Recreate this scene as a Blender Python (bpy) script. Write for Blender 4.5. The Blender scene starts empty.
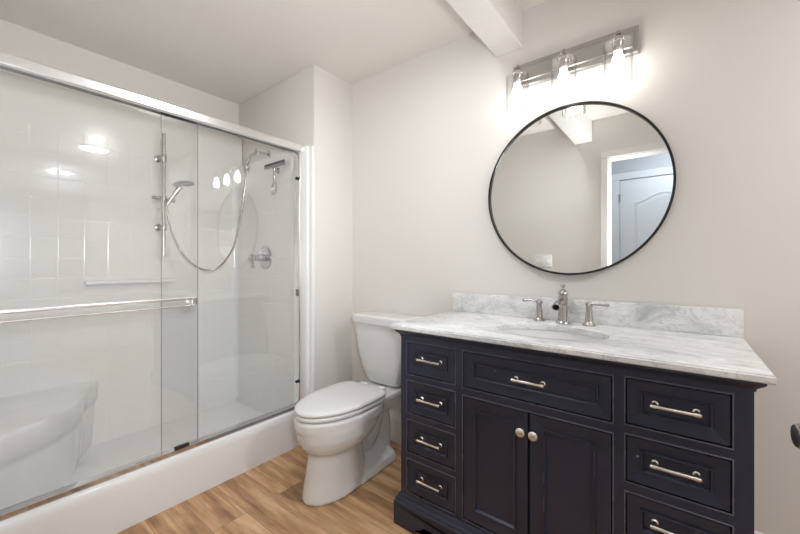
import bpy, bmesh, math
from mathutils import Vector, Matrix
sc = bpy.context.scene
C = sc.collection
PI = math.pi

# ------------------------------------------------------------------ camera
cam_d = bpy.data.cameras.new('camera')
cam = bpy.data.objects.new('camera', cam_d); C.objects.link(cam)
cam.location = (0, 0, 1.132)
cam.rotation_euler = (PI/2, 0, math.radians(38.14))
cam_d.sensor_width = 36
cam_d.lens = 358.5/800*36
cam_d.shift_x = 0.0005
cam_d.shift_y = -0.005
cam_d.clip_start = 0.01
sc.camera = cam

# ------------------------------------------------------------------ world, exposure
w = bpy.data.worlds.new('world'); sc.world = w; w.use_nodes = True
w.node_tree.nodes['Background'].inputs[0].default_value = (0.86, 0.93, 1.0, 1)
w.node_tree.nodes['Background'].inputs[1].default_value = 1.0
sc.view_settings.view_transform = 'Standard'
sc.view_settings.look = 'None'
sc.view_settings.gamma = 1
sc.view_settings.use_curve_mapping = False
sc.view_settings.exposure = 0.62
BULB_L, CEIL_L, LEFT_FILL_L, HALL_FILL_L = 11.0, 118.0, 410.0, 34.0

# added fill spot with no fixture, in the doorway, aimed at the far upper corner
fl_d = bpy.data.lights.new('doorway_fill', 'SPOT'); fl_d.energy = 64; fl_d.spot_size = math.radians(135); fl_d.spot_blend = 1.0
fl_d.shadow_soft_size = .06; fl_d.color = (.96, .98, 1)
fl = bpy.data.objects.new('doorway_fill', fl_d); C.objects.link(fl); fl.location = (.09, .04, 1.27)
fl.rotation_euler = (Vector((-2.6, .6, 2.15))-Vector(fl.location)).to_track_quat('-Z', 'Y').to_euler()

# ------------------------------------------------------------------ dimensions
D = 1.785          # mirror wall
ZC = 2.39          # ceiling
XB = -1.826        # face of the wall return beside the shower
YB = 1.45          # shower end of that return
XR = 2.20          # right wall
XS = -2.70         # inner face of shower back panel
YE = 1.40          # inner face of shower end panel

# ------------------------------------------------------------------ materials
def rgb(r, g, b):
    f = lambda c: (c/255/12.92) if c/255 <= .04045 else ((c/255+.055)/1.055)**2.4
    return (f(r), f(g), f(b), 1)
def new_mat(name):
    m = bpy.data.materials.new(name); m.use_nodes = True
    nt = m.node_tree
    return m, nt, nt.nodes['Principled BSDF']
def node(nt, t, **kw):
    n = nt.nodes.new(t)
    for k, v in kw.items():
        if k.startswith('i_'):
            n.inputs[k[2:].replace('_', ' ')].default_value = v
        else: setattr(n, k, v)
    return n
def plain(name, col, rough=.5, metal=0, coat=0, bump=0, scale=200, dist=.001, var=0, spec=.5):
    m, nt, b = new_mat(name)
    b.inputs['Base Color'].default_value = col
    b.inputs['Roughness'].default_value = rough
    b.inputs['Metallic'].default_value = metal
    b.inputs['Coat Weight'].default_value = coat
    b.inputs['Coat Roughness'].default_value = .05
    b.inputs['Specular IOR Level'].default_value = spec
    tc = node(nt, 'ShaderNodeTexCoord')
    if bump:
        n = node(nt, 'ShaderNodeTexNoise'); n.inputs['Scale'].default_value = scale; n.inputs['Detail'].default_value = 3
        bm_ = node(nt, 'ShaderNodeBump'); bm_.inputs['Strength'].default_value = bump; bm_.inputs['Distance'].default_value = dist
        nt.links.new(tc.outputs['Object'], n.inputs['Vector'])
        nt.links.new(n.outputs[0], bm_.inputs['Height']); nt.links.new(bm_.outputs[0], b.inputs['Normal'])
    if var:
        n = node(nt, 'ShaderNodeTexNoise'); n.inputs['Scale'].default_value = 6; n.inputs['Detail'].default_value = 5
        mr = node(nt, 'ShaderNodeMapRange'); mr.inputs['To Min'].default_value = max(0, rough-var); mr.inputs['To Max'].default_value = rough+var
        nt.links.new(tc.outputs['Object'], n.inputs['Vector'])
        nt.links.new(n.outputs[0], mr.inputs[0]); nt.links.new(mr.outputs[0], b.inputs['Roughness'])
    return m
M = {}
M['wall'] = plain('wall_paint', rgb(227, 223, 218), .55, bump=.22, scale=90, dist=.0015)
M['ceiling'] = plain('ceiling_paint', rgb(233, 228, 222), .7, bump=.6, scale=140, dist=.002)
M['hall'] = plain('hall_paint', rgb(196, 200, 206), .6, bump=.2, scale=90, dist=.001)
M['beam'] = plain('beam_paint', rgb(238, 236, 233), .5, bump=.7, scale=110, dist=.002)
M['trim'] = plain('trim_paint', rgb(232, 230, 226), .3, var=.06)
M['door'] = plain('door_paint', rgb(224, 229, 234), .35, var=.06)
M['porcelain'] = plain('porcelain', rgb(226, 225, 223), .10, coat=.5, var=.03)
M['seat'] = plain('seat_plastic', rgb(228, 227, 225), .22, var=.05)
M['acrylic'] = plain('shower_acrylic', rgb(236, 236, 235), .16, coat=.3, var=.04)
M['chrome'] = plain('chrome', (.62, .62, .63, 1), .07, metal=1, var=.02)
M['alu'] = plain('polished_aluminium', (.93, .93, .925, 1), .24, metal=1, var=.03)
M['nickel'] = plain('brushed_nickel', (.50, .48, .46, 1), .25, metal=1, var=.06)
M['plate'] = plain('fixture_nickel', (.44, .435, .43, 1), .36, metal=1, bump=.15, scale=60, dist=.0005)
M['satin'] = plain('satin_pull', (.80, .76, .70, 1), .22, metal=1, var=.05)
M['steel'] = plain('dark_steel', (.30, .29, .28, 1), .3, metal=1, var=.05)
M['black'] = plain('black_metal', rgb(24, 23, 24), .35, var=.05)
M['rubber'] = plain('black_rubber', rgb(22, 22, 22), .6, var=.1)
M['seal'] = plain('grey_seal', rgb(165, 164, 162), .5, var=.1)
M['grey_plastic'] = plain('grey_plastic', rgb(150, 152, 156), .3, var=.05)
M['clear_guide'] = plain('frosted_guide', rgb(200, 200, 200), .25, var=.05)
M['plastic'] = plain('white_plastic', rgb(238, 238, 236), .35, var=.05)

def cabinet_mat():
    m, nt, b = new_mat('navy_cabinet_paint')
    tc = node(nt, 'ShaderNodeTexCoord')
    n = node(nt, 'ShaderNodeTexNoise'); n.inputs['Scale'].default_value = 3; n.inputs['Detail'].default_value = 6
    cr = node(nt, 'ShaderNodeValToRGB')
    cr.color_ramp.elements[0].position = .3; cr.color_ramp.elements[0].color = rgb(41, 44, 59)
    cr.color_ramp.elements[1].position = .75; cr.color_ramp.elements[1].color = rgb(50, 54, 73)
    nt.links.new(tc.outputs['Object'], n.inputs['Vector']); nt.links.new(n.outputs[0], cr.inputs[0])
    # small pale chips in the paint
    v = node(nt, 'ShaderNodeTexNoise'); v.inputs['Scale'].default_value = 55; v.inputs['Detail'].default_value = 4
    nt.links.new(tc.outputs['Object'], v.inputs['Vector'])
    c2 = node(nt, 'ShaderNodeValToRGB'); c2.color_ramp.elements[0].position = .745; c2.color_ramp.elements[1].position = .77
    nt.links.new(v.outputs[0], c2.inputs[0])
    mx = node(nt, 'ShaderNodeMix', data_type='RGBA')
    nt.links.new(c2.outputs[0], mx.inputs[0]); nt.links.new(cr.outputs[0], mx.inputs[6]); mx.inputs[7].default_value = rgb(150, 150, 155)
    nt.links.new(mx.outputs[2], b.inputs['Base Color'])
    b.inputs['Roughness'].default_value = .34
    b.inputs['Specular IOR Level'].default_value = .5
    bm_ = node(nt, 'ShaderNodeBump'); bm_.inputs['Strength'].default_value = .12; bm_.inputs['Distance'].default_value = .001
    nt.links.new(v.outputs[0], bm_.inputs['Height']); nt.links.new(bm_.outputs[0], b.inputs['Normal'])
    return m
M['cab'] = cabinet_mat()
M['cab_bead'] = plain('highlit_bead_paint', rgb(98, 98, 110), .28, var=.08)  # paler than the cabinet: edge highlights painted into the bead colour
M['panel_highlight'] = plain('panel_highlight_paint', rgb(62, 63, 76), .26, var=.06)  # lighter tone paints the reflected glint along the panel step
M['cab_in'] = plain('cabinet_recess', rgb(14, 14, 18), .8, var=.1)

def floor_mat():
    m, nt, b = new_mat('oak_plank_floor')
    tc = node(nt, 'ShaderNodeTexCoord')
    br = node(nt, 'ShaderNodeTexBrick')
    br.offset = .37; br.squash = 1
    br.inputs['Scale'].default_value = 1
    br.inputs['Brick Width'].default_value = 1.22
    br.inputs['Row Height'].default_value = .152
    br.inputs['Mortar Size'].default_value = .0012
    br.inputs['Mortar Smooth'].default_value = .3
    br.inputs['Color1'].default_value = (0, 0, 0, 1); br.inputs['Color2'].default_value = (1, 1, 1, 1)
    mp0 = node(nt, 'ShaderNodeMapping'); mp0.inputs['Location'].default_value = (.33, .06, 0)
    nt.links.new(tc.outputs['Object'], mp0.inputs[0]); nt.links.new(mp0.outputs[0], br.inputs['Vector'])
    # each plank shifts the grain
    cmb = node(nt, 'ShaderNodeCombineXYZ')
    sc_ = node(nt, 'ShaderNodeMath', operation='MULTIPLY'); sc_.inputs[1].default_value = 9.0
    nt.links.new(br.outputs[0], sc_.inputs[0]); nt.links.new(sc_.outputs[0], cmb.inputs[2])
    add = node(nt, 'ShaderNodeVectorMath', operation='ADD')
    nt.links.new(tc.outputs['Object'], add.inputs[0]); nt.links.new(cmb.outputs[0], add.inputs[1])
    mp = node(nt, 'ShaderNodeMapping'); mp.inputs['Scale'].default_value = (1.5, 10, 1)
    nt.links.new(add.outputs[0], mp.inputs[0])
    n1 = node(nt, 'ShaderNodeTexNoise'); n1.inputs['Scale'].default_value = 1.5; n1.inputs['Detail'].default_value = 7; n1.inputs['Roughness'].default_value = .6; n1.inputs['Distortion'].default_value = .3
    nt.links.new(mp.outputs[0], n1.inputs['Vector'])
    cr = node(nt, 'ShaderNodeValToRGB')
    e = cr.color_ramp.elements
    e[0].position = .33; e[0].color = rgb(146, 108, 74)
    e[1].position = .66; e[1].color = rgb(224, 188, 148)
    x = cr.color_ramp.elements.new(.5); x.color = rgb(196, 154, 112)
    nt.links.new(n1.outputs[0], cr.inputs[0])
    mp2 = node(nt, 'ShaderNodeMapping'); mp2.inputs['Scale'].default_value = (3, 85, 1)
    nt.links.new(add.outputs[0], mp2.inputs[0])
    n2 = node(nt, 'ShaderNodeTexNoise'); n2.inputs['Scale'].default_value = 1; n2.inputs['Detail'].default_value = 4
    nt.links.new(mp2.outputs[0], n2.inputs['Vector'])
    mr = node(nt, 'ShaderNodeMapRange'); mr.inputs['From Min'].default_value = .3; mr.inputs['From Max'].default_value = .7; mr.inputs['To Min'].default_value = .76; mr.inputs['To Max'].default_value = 1.12
    nt.links.new(n2.outputs[0], mr.inputs[0])
    mul = node(nt, 'ShaderNodeVectorMath', operation='SCALE')
    nt.links.new(cr.outputs[0], mul.inputs[0]); nt.links.new(mr.outputs[0], mul.inputs['Scale'])
    mr2 = node(nt, 'ShaderNodeMapRange'); mr2.inputs['To Min'].default_value = .94; mr2.inputs['To Max'].default_value = 1.07
    nt.links.new(br.outputs[0], mr2.inputs[0])
    mul2 = node(nt, 'ShaderNodeVectorMath', operation='SCALE')
    nt.links.new(mul.outputs[0], mul2.inputs[0]); nt.links.new(mr2.outputs[0], mul2.inputs['Scale'])
    mx = node(nt, 'ShaderNodeMix', data_type='RGBA')
    nt.links.new(br.outputs[1], mx.inputs[0]); nt.links.new(mul2.outputs[0], mx.inputs[6]); mx.inputs[7].default_value = rgb(142, 108, 76)
    nt.links.new(mx.outputs[2], b.inputs['Base Color'])
    b.inputs['Roughness'].default_value = .42
    bm_ = node(nt, 'ShaderNodeBump'); bm_.inputs['Strength'].default_value = .15; bm_.inputs['Distance'].default_value = .001
    nt.links.new(n2.outputs[0], bm_.inputs['Height']); nt.links.new(bm_.outputs[0], b.inputs['Normal'])
    return m
M['floor'] = floor_mat()

def marble_mat():
    m, nt, b = new_mat('white_grey_marble')
    tc = node(nt, 'ShaderNodeTexCoord')
    mp = node(nt, 'ShaderNodeMapping'); mp.inputs['Rotation'].default_value = (.5, .85, .15); mp.inputs['Scale'].default_value = (1.3, 2.6, 2.2)
    nt.links.new(tc.outputs['Object'], mp.inputs[0])
    n1 = node(nt, 'ShaderNodeTexNoise'); n1.inputs['Scale'].default_value = 5; n1.inputs['Detail'].default_value = 9; n1.inputs['Roughness'].default_value = .62; n1.inputs['Distortion'].default_value = .9
    nt.links.new(mp.outputs[0], n1.inputs['Vector'])
    cr = node(nt, 'ShaderNodeValToRGB'); e = cr.color_ramp.elements
    e[0].position = .28; e[0].color = rgb(180, 182, 184)
    e[1].position = .62; e[1].color = rgb(244, 243, 241)
    x = e.new(.44); x.color = rgb(224, 225, 224)
    nt.links.new(n1.outputs[0], cr.inputs[0])
    n2 = node(nt, 'ShaderNodeTexNoise'); n2.inputs['Scale'].default_value = 9; n2.inputs['Detail'].default_value = 8; n2.inputs['Distortion'].default_value = 1.5
    nt.links.new(mp.outputs[0], n2.inputs['Vector'])
    ab = node(nt, 'ShaderNodeMath', operation='SUBTRACT'); ab.inputs[1].default_value = .5
    ab2 = node(nt, 'ShaderNodeMath', operation='ABSOLUTE')
    nt.links.new(n2.outputs[0], ab.inputs[0]); nt.links.new(ab.outputs[0], ab2.inputs[0])
    c2 = node(nt, 'ShaderNodeValToRGB'); c2.color_ramp.elements[0].position = 0; c2.color_ramp.elements[0].color = (.42, .42, .42, 1)
    c2.color_ramp.elements[1].position = .03; c2.color_ramp.elements[1].color = (0, 0, 0, 1)
    nt.links.new(ab2.outputs[0], c2.inputs[0])
    mx = node(nt, 'ShaderNodeMix', data_type='RGBA')
    nt.links.new(c2.outputs[0], mx.inputs[0]); nt.links.new(cr.outputs[0], mx.inputs[6]); mx.inputs[7].default_value = rgb(168, 169, 172)
    nt.links.new(mx.outputs[2], b.inputs['Base Color'])
    b.inputs['Roughness'].default_value = .17
    return m
M['marble'] = marble_mat()

def tile_mat():
    """glossy moulded acrylic with a square tile relief"""
    m, nt, b = new_mat('moulded_tile_acrylic')
    b.inputs['Base Color'].default_value = rgb(236, 234, 230)
    b.inputs['Roughness'].default_value = .17
    b.inputs['Coat Weight'].default_value = .3
    geo = node(nt, 'ShaderNodeNewGeometry')
    sep = node(nt, 'ShaderNodeSeparateXYZ'); nt.links.new(geo.outputs['Position'], sep.inputs[0])
    s = node(nt, 'ShaderNodeMath', operation='ADD')       # x + y runs along either wall
    nt.links.new(sep.outputs[0], s.inputs[0]); nt.links.new(sep.outputs[1], s.inputs[1])
    cb = node(nt, 'ShaderNodeCombineXYZ'); nt.links.new(s.outputs[0], cb.inputs[0]); nt.links.new(sep.outputs[2], cb.inputs[1])
    br = node(nt, 'ShaderNodeTexBrick'); br.offset = 0; br.squash = 1
    br.inputs['Scale'].default_value = 1; br.inputs['Brick Width'].default_value = .109; br.inputs['Row Height'].default_value = .109
    br.inputs['Mortar Size'].default_value = .004; br.inputs['Mortar Smooth'].default_value = 1
    mp = node(nt, 'ShaderNodeMapping'); mp.inputs['Location'].default_value = (5.47, .04, 0)
    nt.links.new(cb.outputs[0], mp.inputs[0]); nt.links.new(mp.outputs[0], br.inputs['Vector'])
    inv = node(nt, 'ShaderNodeMath', operation='SUBTRACT'); inv.inputs[0].default_value = 1
    nt.links.new(br.outputs['Fac'], inv.inputs[1])
    # relief only between the plain bands at the top and at the bottom
    lo = node(nt, 'ShaderNodeMath', operation='LESS_THAN'); lo.inputs[1].default_value = 1.875
    nt.links.new(sep.outputs[2], lo.inputs[0])
    st = node(nt, 'ShaderNodeMath', operation='MULTIPLY'); st.inputs[1].default_value = .32
    nt.links.new(lo.outputs[0], st.inputs[0])
    b1 = node(nt, 'ShaderNodeBump'); b1.inputs['Distance'].default_value = .0022
    nt.links.new(st.outputs[0], b1.inputs['Strength']); nt.links.new(inv.outputs[0], b1.inputs['Height'])
    n = node(nt, 'ShaderNodeTexNoise'); n.inputs['Scale'].default_value = 14; n.inputs['Detail'].default_value = 2
    nt.links.new(geo.outputs['Position'], n.inputs['Vector'])
    b2 = node(nt, 'ShaderNodeBump'); b2.inputs['Strength'].default_value = .25; b2.inputs['Distance'].default_value = .003
    nt.links.new(n.outputs[0], b2.inputs['Height']); nt.links.new(b1.outputs[0], b2.inputs['Normal'])
    nt.links.new(b2.outputs[0], b.inputs['Normal']); nt.links.new(b2.outputs[0], b.inputs['Coat Normal'])
    return m
M['tile'] = tile_mat()

def glass_mat(name, tint, ior=1.5, rough=0, edge=None):
    m = bpy.data.materials.new(name); m.use_nodes = True; nt = m.node_tree
    nt.nodes.remove(nt.nodes['Principled BSDF'])
    out = nt.nodes['Material Output']
    tr = node(nt, 'ShaderNodeBsdfTransparent'); tr.inputs[0].default_value = tint
    gl = node(nt, 'ShaderNodeBsdfGlossy'); gl.inputs['Roughness'].default_value = rough; gl.inputs[0].default_value = (1, 1, 1, 1)
    fr = node(nt, 'ShaderNodeFresnel'); fr.inputs[0].default_value = ior
    geo = node(nt, 'ShaderNodeNewGeometry')     # the same reflectance on both faces of the pane
    mixi = node(nt, 'ShaderNodeMix', data_type='FLOAT')
    mixi.inputs[2].default_value = ior; mixi.inputs[3].default_value = 1/ior
    nt.links.new(geo.outputs['Backfacing'], mixi.inputs[0]); nt.links.new(mixi.outputs[0], fr.inputs[0])
    if edge:      # longer path through the wall of the glass at its silhouette
        lw = node(nt, 'ShaderNodeLayerWeight'); lw.inputs[0].default_value = .5
        pw = node(nt, 'ShaderNodeMath', operation='POWER'); pw.inputs[1].default_value = 4
        mc = node(nt, 'ShaderNodeMix', data_type='RGBA'); mc.inputs[6].default_value = tint; mc.inputs[7].default_value = edge
        nt.links.new(lw.outputs['Facing'], pw.inputs[0]); nt.links.new(pw.outputs[0], mc.inputs[0]); nt.links.new(mc.outputs[2], tr.inputs[0])
    mx = node(nt, 'ShaderNodeMixShader')
    nt.links.new(fr.outputs[0], mx.inputs[0]); nt.links.new(tr.outputs[0], mx.inputs[1]); nt.links.new(gl.outputs[0], mx.inputs[2])
    nt.links.new(mx.outputs[0], out.inputs[0])
    return m
M['glass'] = glass_mat('shower_glass', (.992, .995, .994, 1))
M['shade'] = glass_mat('clear_shade_glass', (.97, .97, .97, 1), edge=(.42, .43, .44, 1))
m, nt, b = new_mat('mirror_silver')
b.inputs['Base Color'].default_value = (.90, .91, .90, 1); b.inputs['Metallic'].default_value = 1; b.inputs['Roughness'].default_value = 0
M['mirror'] = m
def emit(name, col, s):
    m, nt, b = new_mat(name)
    b.inputs['Base Color'].default_value = (1, 1, 1, 1)
    b.inputs['Emission Color'].default_value = col; b.inputs['Emission Strength'].default_value = s
    return m
M['bulb'] = emit('lit_bulb', (1.0, .96, .91, 1), BULB_L)
M['lens'] = emit('lit_ceiling_lens', (.94, .97, 1.0, 1), CEIL_L)
M['left_fill_lens'] = emit('added_downlight_lens', (.94, .97, 1.0, 1), LEFT_FILL_L)
M['hall_fill_lens'] = emit('added_hall_lens', (.80, .90, 1.0, 1), HALL_FILL_L)

# ------------------------------------------------------------------ mesh helpers
def box_bm(bm, lo, hi, bev=0, seg=2):
    r = bmesh.ops.create_cube(bm, size=1)
    vs = r['verts']
    c = [(lo[i]+hi[i])/2 for i in range(3)]; s = [hi[i]-lo[i] for i in range(3)]
    for v in vs: v.co = Vector((c[0]+v.co.x*s[0], c[1]+v.co.y*s[1], c[2]+v.co.z*s[2]))
    if bev:
        es = list({e for v in vs for e in v.link_edges})
        bmesh.ops.bevel(bm, geom=es, offset=bev, segments=seg, profile=.5, affect='EDGES')
def ring_loft(bm, rings, cap=True, closed=False):
    """rings: lists of points of equal length, each a closed loop"""
    V = [[bm.verts.new(p) for p in r] for r in rings]
    n = len(V[0]); k = len(V)
    for i in range(k if closed else k-1):
        A, B = V[i], V[(i+1) % k]
        for j in range(n):
            bm.faces.new((A[j], A[(j+1) % n], B[(j+1) % n], B[j]))
    if cap and not closed:
        bm.faces.new(V[0][::-1]); bm.faces.new(V[-1])
def frame_axes(d):
    d = Vector(d).normalized()
    a = Vector((0, 0, 1)) if abs(d.z) < .9 else Vector((1, 0, 0))
    u = d.cross(a).normalized(); v = d.cross(u).normalized()
    return u, v
def lathe(bm, prof, base=(0, 0, 0), axis=(0, 0, 1), n=32, cap=True):
    """prof: (radius, distance along axis)"""
    ax = Vector(axis).normalized(); u, v = frame_axes(ax); b0 = Vector(base)
    rings = [[b0+ax*h+(u*math.cos(2*PI*i/n)+v*math.sin(2*PI*i/n))*max(r, 1e-4) for i in range(n)] for r, h in prof]
    ring_loft(bm, rings, cap)
def tube(bm, pts, r, n=12, cap=True):
    pts = [Vector(p) for p in pts]; rr = r if isinstance(r, (list, tuple)) else [r]*len(pts)
    rings = []; u = None
    for i, p in enumerate(pts):
        t = (pts[min(i+1, len(pts)-1)]-pts[max(i-1, 0)]).normalized()
        if u is None: u, _ = frame_axes(t)
        u = (u-t*u.dot(t)).normalized(); v = t.cross(u)
        rings.append([p+(u*math.cos(2*PI*k/n)+v*math.sin(2*PI*k/n))*rr[i] for k in range(n)])
    ring_loft(bm, rings, cap)
def smooth_path(pts, k=8):
    P = [Vector(p) for p in pts]; P = [P[0]*2-P[1]]+P+[P[-1]*2-P[-2]]
    out = []
    for i in range(1, len(P)-2):
        for j in range(k):
            t = j/k; a, b_, c, d = P[i-1], P[i], P[i+1], P[i+2]
            out.append(.5*((2*b_)+(c-a)*t+(2*a-5*b_+4*c-d)*t*t+(3*b_-a-3*c+d)*t**3))
    out.append(P[-2]); return out
def prism(bm, poly, z0, z1):
    ring_loft(bm, [[(x, y, z0) for x, y in poly], [(x, y, z1) for x, y in poly]])
def mk(name, bm, mat, parent=None, smooth=None, mod=None):
    bmesh.ops.remove_doubles(bm, verts=bm.verts, dist=1e-6)
    bmesh.ops.recalc_face_normals(bm, faces=bm.faces)
    me = bpy.data.meshes.new(name); bm.to_mesh(me); bm.free()
    o = bpy.data.objects.new(name, me); C.objects.link(o)
    me.materials.append(M[mat] if isinstance(mat, str) else mat)
    if smooth is not None:
        for p in me.polygons: p.use_smooth = True
        me.set_sharp_from_angle(angle=math.radians(smooth))
    if parent: o.parent = parent; o.location = -parent_world(parent)
    return o
def parent_world(p):
    v = Vector((0, 0, 0))
    while p: v += p.location; p = p.parent
    return v
def thing(name, label, cat, loc, group=None):
    o = bpy.data.objects.new(name, None); C.objects.link(o); o.location = loc
    o.empty_display_size = .1
    o['label'] = label; o['category'] = cat
    if group: o['group'] = group
    return o
def tag(o, label, cat, group=None):
    o['label'] = label; o['category'] = cat
    if group: o['group'] = group
    return o
def struct(o, label=None, cat=None):
    o['kind'] = 'structure'
    if label: o['label'] = label
    if cat: o['category'] = cat
    return o
def box(name, lo, hi, mat, parent=None, bev=0, seg=2, smooth=30):
    bm = bmesh.new(); box_bm(bm, lo, hi, bev, seg)
    return mk(name, bm, mat, parent, smooth if bev else None)
def set_label(o, s): o['label'] = s; return o

# ------------------------------------------------------------------ the room
struct(box('floor', (-2.95, -1.1, -.06), (2.3, 1.9, 0), 'floor'), 'warm oak wood plank floor', 'floor')
struct(box('ceiling', (-2.95, -.12, ZC), (2.3, 1.9, ZC+.08), 'ceiling'), 'cream textured flat bathroom ceiling', 'ceiling')
struct(box('wall_back', (XB, D, 0), (XR+.1, D+.12, ZC), 'wall'), 'warm grey wall behind mirror, vanity and toilet', 'wall')
struct(box('wall_return', (-2.95, YB, 0), (XB, D+.12, ZC), 'wall', bev=.004), 'narrow wall return between shower and toilet', 'wall')
struct(box('wall_left', (-2.95, -.12, 0), (-2.76, YB, ZC), 'wall'), 'painted wall above the back of the shower', 'wall')
struct(box('wall_right', (XR, 0, 0), (XR+.1, D, ZC), 'wall'), 'wall on the right behind the open door', 'wall')
DX0, DX1, DZ = -.50, .30, 2.045
bm = bmesh.new()
box_bm(bm, (-2.76, -.12, 0), (DX0, 0, ZC)); box_bm(bm, (DX1, -.12, 0), (XR+.1, 0, ZC)); box_bm(bm, (DX0, -.12, DZ), (DX1, 0, ZC))
struct(mk('wall_front', bm, 'wall'), 'grey wall with the doorway, seen in the round mirror', 'wall')
# doorway lining and casing
bm = bmesh.new()
T = .012
box_bm(bm, (DX0-.001, -.125, 0), (DX0+T, .003, DZ)); box_bm(bm, (DX1-T, -.125, 0), (DX1+.001, .003, DZ)); box_bm(bm, (DX0, -.125, DZ-T), (DX1, .003, DZ))
for (a, b_) in ((DX0-.05, DX0+.004), (DX1-.004, DX1+.05)):
    box_bm(bm, (a, .0005, 0), (b_, .014, DZ-.0045), .003)
box_bm(bm, (DX0-.05, .0005, DZ-.004), (DX1+.05, .014, DZ+.05), .003)
struct(mk('trim_1', bm, 'trim'), 'white casing around the doorway seen in the mirror', 'door casing')
# hall beyond the doorway (seen in the mirror)
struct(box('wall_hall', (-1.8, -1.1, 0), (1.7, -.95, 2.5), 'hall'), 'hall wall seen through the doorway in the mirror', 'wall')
struct(box('ceiling_hall', (-1.8, -1.1, 2.42), (1.7, -.12, 2.5), 'ceiling'), 'hall ceiling beyond the doorway', 'ceiling')
# the ceiling beam
bm = bmesh.new()
box_bm(bm, (-.760, 0, 2.205), (-.618, D, ZC+.01), .006, 3)
struct(mk('trim_2', bm, 'beam', smooth=30), 'white textured boxed beam crossing the ceiling to the mirror wall', 'beam')
# baseboards
def baseboard(name, pts_lo, pts_hi, axis, face, sgn, label):
    """profile extruded along axis (0=x,1=y); face = wall plane, sgn = side the room is on"""
    prof = [(0, 0), (.016, 0), (.016, .135), (.013, .142), (.013, .152), (.008, .160), (.006, .175), (0, .180)]
    bm = bmesh.new(); rings = []
    for t in (pts_lo, pts_hi):
        rings.append([((t, face+sgn*a, z) if axis == 0 else (face+sgn*a, t, z)) for a, z in prof])
    ring_loft(bm, rings)
    struct(mk(name, bm, 'trim'), label, 'baseboard')
baseboard('baseboard_back', XB, XR, 0, D, -1, 'tall white baseboard along the mirror wall')
baseboard('baseboard_return', YB-.02, D, 1, XB, 1, 'short white baseboard on the wall return beside the toilet')
baseboard('baseboard_front', -1.84, DX0-.052, 0, 0, 1, 'white baseboard beside the doorway')
baseboard('baseboard_right', .03, D, 1, XR, -1, 'white baseboard on the right wall')

# doors
def arch_panel(cx, w_, z0, z1, rise, n=24):
    pts = [(cx-w_/2, z0), (cx+w_/2, z0)]
    for i in range(n+1):
        t = i/n; x = cx+w_/2-w_*t
        s = math.sin(PI*t)
        pts.append((x, z1+rise*(s*s*(1.4-.4*s))))
    return pts
def door_leaf(root, wd, ht, arch=True):
    """leaf in local XZ from x=0..wd, thickness y=-.035..0"""
    bm = bmesh.new(); box_bm(bm, (0, -.035, .008), (wd, 0, ht), .002)
    leaf = mk('leaf', bm, 'door', smooth=30); leaf.parent = root
    for sy, y0 in ((1, 0), (-1, -.035)):
        for kind in ('top', 'bottom'):
            if kind == 'top': poly = arch_panel(wd/2, wd-.26, ht-.98, ht-.24, .09)
            else: poly = [(.13, .22), (wd-.13, .22), (wd-.13, ht-1.12), (.13, ht-1.12)]
            cx = sum(p[0] for p in poly)/len(poly); cz = (min(p[1] for p in poly)+max(p[1] for p in poly))/2
            def sc_(f): return [(cx+(x-cx)*f, cz+(z-cz)*f) for x, z in poly]
            bm = bmesh.new()
            ring_loft(bm, [[(x, y0+sy*h, z) for x, z in sc_(f)] for f, h in ((1, -.001), (1, .001), (.985, .005), (.965, .005), (.945, .0012), (.90, .0012), (.88, .004), (.86, .004))])
            p = mk('panel', bm, 'door', smooth=35); p.parent = leaf
    return leaf
# door 1: the bathroom door standing open into the room (only its lever shows)
d1 = bpy.data.objects.new('door_1', None); C.objects.link(d1)
d1.location = (DX1-.012, .018, 0); d1.rotation_euler = (0, 0, math.radians(98.5))
d1['kind'] = 'structure'; d1['label'] = 'open bathroom door with a lever handle poking in at the right edge'; d1['category'] = 'door'
leaf1 = door_leaf(d1, .76, 2.02)
bm = bmesh.new()
lx = .70
lathe(bm, [(.031, 0), (.031, .006), (.027, .010), (.012, .012), (.0115, .035), (.0165, .042), (.0168, .060), (.014, .066), (.004, .068)], (lx, 0, .902), (0, 1, 0), 28)
pts = smooth_path([(lx, .046, .905), (lx-.012, .058, .906), (lx-.04, .062, .907), (lx-.08, .062, .905), (lx-.115, .058, .901)], 6)
rings = []
for i, p in enumerate(pts):
    t = i/(len(pts)-1); hw = .011-.003*t; hh = .012+.003*t
    if i == len(pts)-1: hw *= .5; hh *= .6
    rings.append([(p.x, p.y+math.cos(a)*hw, p.z+math.sin(a)*hh) for a in [2*PI*k/14 for k in range(14)]])
ring_loft(bm, rings)
h1 = mk('door_handle', bm, 'steel', smooth=40); h1.parent = leaf1
h1['label'] = 'dark satin lever handle'
# door 2: the white hall door seen in the mirror
d2 = bpy.data.objects.new('door_2', None); C.objects.link(d2); d2.location = (-.515, -.93, 0)
d2['kind'] = 'structure'; d2['label'] = 'white hall door with arched panel, seen in the mirror'; d2['category'] = 'door'
leaf2 = door_leaf(d2, .76, 2.01)
bm = bmesh.new()
bm.free()
for z in (.25, 1.05, 1.82):
    bm = bmesh.new(); box_bm(bm, (-.012, .000, z-.045), (.006, .012, z+.045), .002)
    hg = mk('hinge', bm, 'nickel'); hg.parent = leaf2; hg['label'] = 'small nickel hinge'
bm = bmesh.new()
for (a, b_) in ((-.60, -.518), (.248, .33)): box_bm(bm, (a, -.955, 0), (b_, -.925, 2.0175), .003)
box_bm(bm, (-.60, -.955, 2.018), (.33, -.925, 2.09), .004)
struct(mk('trim_3', bm, 'door'), 'white casing around the hall door', 'door casing')

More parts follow.
